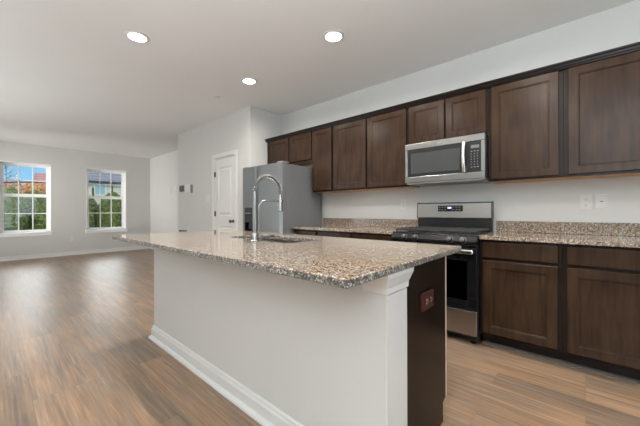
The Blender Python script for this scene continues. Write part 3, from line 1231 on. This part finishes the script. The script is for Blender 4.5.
sk = thing('sink', 'stainless undermount sink set into the granite island', 'sink', ((SX0 + SX1) / 2, (SY0 + SY1) / 2, .70))
q = MB()
bm = q.bm
ringsz = []
for ins, z in ((-.02, .8836), (.0005, .8836), (.004, .72), (.03, .705), (.30, .702)):
    pts = []
    x0, x1, y0, y1 = SX0 + ins, SX1 - ins, SY0 + min(ins, .17), SY1 - min(ins, .17)
    r = .05 if ins < .2 else .012
    for cx, cy, a0 in ((x1 - r, y1 - r, 0), (x0 + r, y1 - r, 90), (x0 + r, y0 + r, 180), (x1 - r, y0 + r, 270)):
        for k in range(7):
            a = math.radians(a0 + 15 * k)
            pts.append(bm.verts.new((cx + r * math.cos(a), cy + r * math.sin(a), z)))
    ringsz.append(pts)
for a, b2 in zip(ringsz, ringsz[1:]):
    for i in range(len(a)):
        j = (i + 1) % len(a)
        bm.faces.new((a[i], a[j], b2[j], b2[i]))
bm.faces.new(ringsz[-1])
q.build('basin', M['steel'], sk, smooth=40)
MB().lathe([(.045, 0), (.045, .003), (.03, .004), (.028, .0015)], ((SX0 + SX1) / 2, (SY0 + SY1) / 2, .7025)).build('drain', M['chrome'], sk, smooth=40)

# faucet
fx, fy, fz = -1.66, 1.205, .914
fc = thing('kitchen_faucet', 'tall brushed-metal spring faucet arching over the island sink', 'faucet', (fx, fy, fz))
MB().lathe([(.027, 0), (.027, .006), (.020, .012), (.0195, .05), (.015, .056)], (fx, fy, fz + .0003)).build('base', M['chrome'], fc, smooth=40)
MB().cyl((fx, fy, fz + .05), (fx, fy, 1.25), .0115, seg=20).build('riser', M['chrome'], fc, smooth=40)
R_ = .1125
arc = [(fx, fy, 1.245), (fx, fy, 1.255)]
for k in range(0, 25):
    a = PI - PI * k / 24
    arc.append((fx, fy + R_ + R_ * math.cos(a), 1.255 + .105 * math.sin(a)))
arc.append((fx, fy + 2 * R_, 1.235))
MB().tube(arc, .007, 10).build('hose', M['black'], fc, smooth=50)
# spring wound round the hose


def spring(path, turns_per_m, R, r):
    P_ = [Vector(p) for p in path]
    L_ = [0]
    for a, b in zip(P_, P_[1:]):
        L_.append(L_[-1] + (b - a).length)
    tot = L_[-1]
    n = int(tot * turns_per_m * 12)
    out = []
    ex = Vector((1, 0, 0))
    k = 0
    for i in range(n + 1):
        s_ = tot * i / n
        while k < len(L_) - 2 and L_[k + 1] < s_:
            k += 1
        f_ = (s_ - L_[k]) / max(1e-9, L_[k + 1] - L_[k])
        p = P_[k].lerp(P_[k + 1], min(1, f_))
        t = (P_[k + 1] - P_[k]).normalized()
        nn = t.cross(ex).normalized()
        a = 2 * PI * turns_per_m * s_
        out.append(p + (ex * math.cos(a) + nn * math.sin(a)) * R)
    return MB().tube(out, r, 6)


spring(arc, 62, .0130, .0030).build('spring', M['chrome'], fc, smooth=60)
hy = fy + 2 * R_
MB().lathe([(.012, 0), (.0165, .004), (.0165, .075), (.0125, .085), (.0115, .125)], (fx, hy, 1.114)).build('spray_head', M['chrome'], fc, smooth=40)
arm = [(fx, fy + .032, .93), (fx, fy + .032, 1.12)]
for k in range(9):
    a = PI - (PI / 2) * k / 8
    arm.append((fx, fy + .092 + .06 * math.cos(a), 1.135 + .055 * math.sin(a)))
arm.append((fx, hy - .016, 1.19))
q = MB()
q.tube(arm, .0052, 10)
q.lathe([(.0205, 0), (.0205, .02), (.0185, .022)], (fx, hy, 1.178))
q.build('holder_arm', M['chrome'], fc, smooth=45)
q = MB()
q.tube([(fx, fy, .932), (fx, fy + .05, .934), (fx, fy + .125, .938)], [.008, .0065, .006], 10)
q.cyl((fx, fy + .12, .938), (fx, fy + .155, .940), .0125, seg=14)
q.build('handle', M['chrome'], fc, smooth=45)

# ------------------------------------------------------------------ wall plates
def plate_y(name, label, cat, x0, x1, z0, z1, ywall, kind, group=None, depth=.006):
    t = thing(name, label, cat, ((x0 + x1) / 2, ywall, z0), group)
    MB().box(x0, x1, ywall - depth, ywall - .0003, z0, z1, .003).build('cover_plate', M['plate'], t)
    xc, zc = (x0 + x1) / 2, (z0 + z1) / 2
    hh = z1 - z0
    if kind == 'duplex':
        for s_ in (-1, 1):
            r_ = MB().box(xc - .017, xc + .017, ywall - depth - .002, ywall - depth, zc + s_ * .2 * hh - .014, zc + s_ * .2 * hh + .014, .001).build('receptacle', M['plate'], t)
            q = MB()
            for dx in (-.006, .006):
                q.box(xc + dx - .0012, xc + dx + .0012, ywall - depth - .0026, ywall - depth - .0018, zc + s_ * .2 * hh - .003, zc + s_ * .2 * hh + .006)
            q.box(xc - .002, xc + .002, ywall - depth - .0026, ywall - depth - .0018, zc + s_ * .2 * hh - .010, zc + s_ * .2 * hh - .006)
            q.build('slots', M['slot'], r_)
    elif kind == 'gfci':
        r_ = MB().box(xc - .017, xc + .017, ywall - depth - .002, ywall - depth, zc - .033, zc + .033, .001).build('receptacle', M['plate'], t)
        MB().box(xc - .009, xc + .009, ywall - depth - .0028, ywall - depth - .0018, zc - .003, zc + .003).build('test_buttons', M['slot'], r_)
    else:
        MB().box(xc - .016, xc + .016, ywall - depth - .004, ywall - depth, zc - .033, zc + .033, .002).build('rocker', M['plate'], t)
    return t


plate_y('wall_outlet', 'white duplex outlet under the wall cabinets, beside the other plate', 'outlet', -.031, .044, 1.124, 1.243, WY, 'duplex')
plate_y('wall_outlet', 'white outlet with a single dark test button, under the wall cabinets', 'outlet', .066, .136, 1.128, 1.246, WY, 'gfci')
plate_y('wall_outlet', 'white outlet above the backsplash between range and fridge', 'outlet', -1.665, -1.595, 1.14, 1.255, WY, 'duplex')
plate_y('light_switch', 'white light switch on the wall beside the closet door hinges', 'switch', -5.215, -5.095, 1.29, 1.42, YP, 'rocker', depth=.012)
plate_y('light_switch', 'white light switch on the bright wall beyond the pantry corner', 'switch', -8.5, -8.38, 1.63, 1.77, WY, 'rocker', depth=.014)
plate_y('light_switch', 'small dark-edged switch close to the pantry corner on the bright wall', 'switch', -8.16, -8.06, 1.66, 1.78, WY, 'rocker')

t = thing('wall_outlet', 'white outlet low on the wall between the two windows', 'outlet', (XW, 1.48, .36))
MB().box(XW + .0003, XW + .006, 1.445, 1.515, .36, .475, .003).build('cover_plate', M['plate'], t)
for z in (.39, .432):
    MB().box(XW + .006, XW + .008, 1.465, 1.495, z, z + .026, .001).build('receptacle', M['plate'], t)

# thermostat, alarm panel and low vent plate on the pantry wall
t = thing('thermostat', 'square charcoal thermostat on the pantry wall near its corner', 'thermostat', (-6.22, YP, 1.535))
MB().box(-6.325, -6.112, YP - .012, YP - .0003, 1.525, 1.655, .006).build('case', M['thermo'], t)
MB().box(-6.29, -6.147, YP - .0135, YP - .0118, 1.55, 1.63).build('screen', M['black_glass'], t)
t = thing('alarm_panel', 'white box with grey side strip on the wall beside the thermostat', 'panel', (-5.89, YP, 1.48))
MB().box(-6.04, -5.79, YP - .035, YP - .0003, 1.49, 1.655, .012).build('case', M['trim'], t)
MB().box(-5.789, -5.745, YP - .030, YP - .0003, 1.485, 1.645, .004).build('side_strip', M['mark'], t)
t = thing('wall_vent', 'small wide dark vent slot in white frame, low on the pantry corner', 'vent', (-6.2, YP, .66))
q = MB()
q.box(-6.40, -5.96, YP - .010, YP - .0003, .65, .675, .003)
q.box(-6.40, -5.96, YP - .010, YP - .0003, .735, .765, .003)
q.box(-6.40, -6.375, YP - .010, YP - .0003, .675, .735, .003)
q.box(-5.985, -5.96, YP - .010, YP - .0003, .675, .735, .003)
q.build('frame', M['plate'], t)
q = MB()
q.box(-6.374, -5.986, YP - .004, YP - .0003, .6755, .7345)
for k in range(3):
    q.box(-6.374, -5.986, YP - .009, YP - .004, .683 + k * .018, .687 + k * .018)
q.build('grille', M['thermo'], t)

# red outlet on the island end panel
t = thing('island_outlet', 'dark red outlet plate on the island end panel', 'outlet', (EX, 1.378, .655))
MB().box(EX + .0003, EX + .014, 1.312, 1.444, .656, .738, .003).build('cover_plate', M['red_plate'], t)
for yc in (1.352, 1.402):
    r_ = MB().box(EX + .014, EX + .0165, yc - .016, yc + .016, .680, .714, .001).build('receptacle', M['red_plate'], t)
    q = MB()
    for dz in (-.008, .008):
        q.box(EX + .0163, EX + .0175, yc - .009, yc + .005, .697 + dz - .0025, .697 + dz + .0025)
    q.box(EX + .0163, EX + .0175, yc + .008, yc + .013, .694, .700)
    q.build('slots', M['cream'], r_)

# ------------------------------------------------------------------ recessed ceiling lights
LE = 20.0


def downlight(x, y, label):
    t = thing('recessed_light', label, 'ceiling light', (x, y, H), 'round recessed downlights in the kitchen ceiling')
    MB().lathe([(.098, -.0005), (.098, -.004), (.088, -.010), (.076, -.012), (.074, -.004), (.074, -.0005)], (x, y, H)).build('trim_ring', M['trim'], t, smooth=40)
    MB().lathe([(.073, -.006), (.072, -.0075), (.03, -.010), (.002, -.0105)], (x, y, H)).build('lens', M['lens'], t, smooth=40)
    lamp('downlight_lamp', 'AREA', (x, y, H - .016), LE, (1.0, 0.94, 0.87), (0, 0, 0), .13, spread=math.radians(165))


downlight(-3.081, .934, 'lit round ceiling downlight over the far living-room side of the island')
downlight(-1.731, 2.139, 'lit round ceiling downlight in front of the microwave-side wall cabinets')
downlight(-3.10, 2.172, 'lit round ceiling downlight in front of the pantry corner and fridge')
for x, y in ((-1.731, .934), (-.40, 2.139), (-.40, .934)):
    downlight(x, y, 'lit round ceiling downlight out of sight above the camera side')

t = thing('sprinkler_cap', 'tiny white sprinkler cap on the ceiling near the pantry corner', 'sprinkler', (-3.862, 2.166, H))
MB().lathe([(.04, -.0004), (.04, -.004), (.034, -.010), (.004, -.012)], (-3.862, 2.166, H)).build('cap', M['trim'], t, smooth=40)

# ------------------------------------------------------------------ outdoors, seen through the windows
GZ = -.5
struct('sun_blocker', MB().box(XE + T + .01, 7.0, -1.5, 3.5, 2.35, 2.5), M['trim'])  # added slab, out of view, that keeps the sun off the patio door
struct('terrain', MB().box(-60, XW - T - .02, -30, 40, GZ - .3, GZ), M['grass'])


def leaf_mesh(name, mat, n, fn, size, seed):
    rnd = random.Random(seed)
    vs, fs = [], []
    for i in range(n):
        p, nrm = fn(rnd)
        a = Vector((rnd.uniform(-1, 1), rnd.uniform(-1, 1), rnd.uniform(-1, 1))).normalized()
        u = (nrm.cross(a)).normalized() if nrm.cross(a).length > 1e-3 else Vector((1, 0, 0))
        nn = (nrm + a * .6).normalized()
        u = nn.cross(a).normalized()
        w = nn.cross(u)
        s_ = size * rnd.uniform(.6, 1.3)
        k = len(vs)
        vs += [p - u * s_ * .5, p + w * s_ * .32 + nn * s_ * .06, p + u * s_ * .5, p - w * s_ * .32 + nn * s_ * .06]
        fs.append((k, k + 1, k + 2, k + 3))
    me = bpy.data.meshes.new(name)
    me.from_pydata([tuple(v) for v in vs], [], fs)
    me.materials.append(mat)
    return me


def cone_fn(h, r, power=1.1):
    def f(rnd):
        z = rnd.random() ** .8 * h
        rr = r * (1 - (z / h) ** power) * (0.55 + .45 * rnd.random() ** .4) + .03
        a = rnd.uniform(0, 2 * PI)
        n = Vector((math.cos(a), math.sin(a), .35)).normalized()
        return Vector((rr * math.cos(a), rr * math.sin(a), z + .1)), n
    return f


def clump_fn(cs):
    def f(rnd):
        c, r = rnd.choice(cs)
        d = Vector((rnd.gauss(0, 1), rnd.gauss(0, 1), rnd.gauss(0, 1))).normalized()
        return Vector(c) + d * r * (rnd.random() ** .45), d
    return f


def plant(name, label, cat, loc, leaf_me, trunk_mb, group, scale=1.0, rz=0.0):
    t = thing(name, label, cat, loc, group)
    o = bpy.data.objects.new('foliage', leaf_me)
    COL.objects.link(o)
    o.parent = t
    tr = trunk_mb
    tr_o = bpy.data.objects.new('trunk', tr)
    COL.objects.link(tr_o)
    tr_o.parent = t
    t.rotation_euler = (0, 0, rz)
    t.scale = (scale, scale, scale)
    return t


def mesh_of(mb, name, mat):
    bmesh.ops.recalc_face_normals(mb.bm, faces=mb.bm.faces[:])
    me = bpy.data.meshes.new(name)
    mb.bm.to_mesh(me)
    mb.bm.free()
    me.materials.append(mat)
    return me


hedge_leaf = leaf_mesh('hedge_leaf', M['ever'], 7500, cone_fn(2.25, .36, 9.0), .085, 3)
hedge_trunk = mesh_of(MB().tube([(0, 0, 0), (.01, 0, 1.0), (0, 0, 2.1)], [.05, .035, .01], 8), 'hedge_trunk', M['bark'])
spots = [(-13.6, -1.2 + .87 * k, (1.0, .96, 1.02, .97, 1.03, .98, 1.0)[k]) for k in range(7)]
spots += [(-14.75, -.77 + .87 * k, (.97, 1.02, .98, 1.0, .96, 1.03, .99)[k]) for k in range(7)]
for i, (x, y, s_) in enumerate(spots):
    plant('evergreen_shrub', 'dense dark evergreen shrub in the tall hedge rows outside the windows', 'shrub', (x, y, GZ), hedge_leaf, hedge_trunk,
          'evergreen hedge shrubs outside the windows', s_, i * 1.3)
spruce_leaf = leaf_mesh('spruce_leaf', M['ever2'], 900, cone_fn(3.6, .22, 1.0), .09, 5)
spruce_trunk = mesh_of(MB().tube([(0, 0, 0), (0, 0, 3.5)], [.07, .012], 8), 'spruce_trunk', M['bark'])
for i, (x, y, s_) in enumerate(((-17.5, 4.15, .82), (-17.0, 3.30, .74), (-18.0, 4.85, .70))):
    plant('young_spruce', 'thin pointed spruce rising over the hedge before the pale siding', 'tree', (x, y, GZ), spruce_leaf, spruce_trunk,
          'young spruces before the pale house', s_, i * 2.0)


def branches(h, seed, n=26):
    rnd = random.Random(seed)
    q = MB()
    q.tube([(0, 0, 0), (.05, .03, h * .5), (0, .02, h)], [.075, .045, .010], 8)
    tips = []
    for k in range(n):
        z = h * (.28 + .68 * rnd.random())
        a = rnd.uniform(0, 2 * PI)
        l_ = (h - z) * .45 + .5
        m_ = Vector((math.cos(a) * l_ * .5, math.sin(a) * l_ * .5, z + l_ * .28))
        e_ = Vector((math.cos(a) * l_ * .85, math.sin(a) * l_ * .85, z + l_ * .75))
        q.tube([(0, 0, z), m_, e_], [.020, .013, .005], 5)
        tips += [(m_, .30), (e_, .42)]
    return q, tips


q, tips = branches(5.6, 11, 30)
bare_trunk = mesh_of(q, 'bare_trunk', M['bark'])
bare_leaf = leaf_mesh('bare_leaf', M['pink'], 420, clump_fn(tips), .085, 8)
for i, (x, y, s_, lb) in enumerate(((-24.5, .75, .78, 'tall half-bare russet tree in the window farther from the kitchen'),
                                   (-28.5, 2.2, .62, 'shorter half-bare russet tree beside the tall one outside'))):
    plant('russet_tree', lb, 'tree', (x, y, GZ), bare_leaf, bare_trunk, 'half-bare russet trees outside', s_, i * 2.2)
crown = []
rc = random.Random(4)
for k in range(15):
    a = rc.uniform(0, 2 * PI)
    zz = rc.uniform(1.5, 3.1)
    rr = .42 * math.sqrt(max(0.0, 1 - ((zz - 2.2) / 1.1) ** 2))
    crown.append(((rr * math.cos(a), rr * math.sin(a), zz), .36))
q = MB().tube([(0, 0, 0), (.02, 0, 1.4), (0, 0, 3.1)], [.08, .055, .012], 8)
for c_, r_ in crown[:9]:
    q.tube([(0, 0, c_[2] - .5), Vector(c_) * .6 + Vector((0, 0, c_[2] * .38)), c_], [.022, .016, .006], 5)
or_trunk = mesh_of(q, 'orange_trunk', M['bark'])
or_leaf = leaf_mesh('orange_leaf', M['orange'], 1500, clump_fn(crown), .13, 9)
gr_leaf = leaf_mesh('green_leaf', M['green_leaf'], 1500, clump_fn(crown), .12, 10)
for i, (x, y, s_, lb) in enumerate(((-20.6, .62, .98, 'bright orange autumn tree behind the hedge, beside the bare russet tree'),
                                    (-22.6, 1.52, 1.02, 'bright orange autumn tree farther back, in the middle of the window view'),
                                    (-20.6, 2.15, .93, 'bright orange autumn tree in front of the red-roofed house'))):
    plant('orange_tree', lb, 'tree', (x, y, GZ), or_leaf, or_trunk, 'orange autumn trees behind the hedge', s_, i * 1.1)
for i, (x, y, s_, lb) in enumerate(((-18.3, .10, .80, 'low yellow-green tree behind the hedge at the outer edge of the window'),
                                    (-18.3, 1.42, .82, 'low yellow-green tree behind the hedge in the middle of the window'))):
    plant('green_tree', lb, 'tree', (x, y, GZ), gr_leaf, or_trunk, 'yellow-green trees behind the hedge', s_, i * 1.7)


def house(label, x, y0, y1, z_eave, z_ridge, depth, wall, roof, wins_):
    t = thing('house', label, 'house', (x - depth / 2, (y0 + y1) / 2, GZ))
    MB().box(x - depth, x, y0, y1, GZ, z_eave).build('walls', wall, t)
    q = MB()
    q.extrude_y([(x + .35, z_eave - .06), (x + .35, z_eave + .06), (x - depth / 2, z_ridge), (x - depth - .35, z_eave + .06), (x - depth - .35, z_eave - .06)], y0 - .3, y1 + .3)
    q.build('roof', roof, t)
    for a, b, za, zb in wins_:
        f_ = MB()
        f_.box(x + .001, x + .05, a - .07, a, za - .07, zb + .07)
        f_.box(x + .001, x + .05, b, b + .07, za - .07, zb + .07)
        f_.box(x + .001, x + .05, a, b, zb, zb + .07)
        f_.box(x + .001, x + .05, a, b, za - .07, za)
        wf = f_.build('window', M['vinyl'], t)
        MB().box(x + .002, x + .02, a, b, za, zb).build('pane', M['house_glass'], wf)


house('pale lap-sided house with grey roof in the window closer to the pantry', -26, 4.6, 15, 3.25, 5.6, 8,
      M['siding'], M['roof_grey'], [(5.15, 5.75, 2.35, 3.05), (7.4, 8.2, 1.2, 2.6)])
house('brick house with dark red roof far behind the autumn trees', -36, 3.45, 9.0, 3.1, 4.9, 7,
      M['brick'], M['roof_red'], [(3.6, 4.4, 2.0, 3.2)])
t = thing('utility_pole', 'dark wooden utility pole behind the hedge', 'pole', (-16, 2.25, GZ))
MB().tube([(-16, 2.25, GZ), (-16, 2.25, 3.0)], [.11, .09], 12).build('post', M['bark'], t)
MB().box(-16.05, -15.95, 1.6, 2.9, 2.16, 2.28).build('crossarm', M['bark'], t)
pts = [(-15.98, -6 + 7.75 * k / 16, 2.32 - .20 * math.sin(PI * k / 16)) for k in range(17)]
o = MB().tube(pts, .026, 8).build('utility_cable', M['black_matte'])
tag(o, 'dark overhead cable crossing the view of the window farther from the kitchen', 'cable')
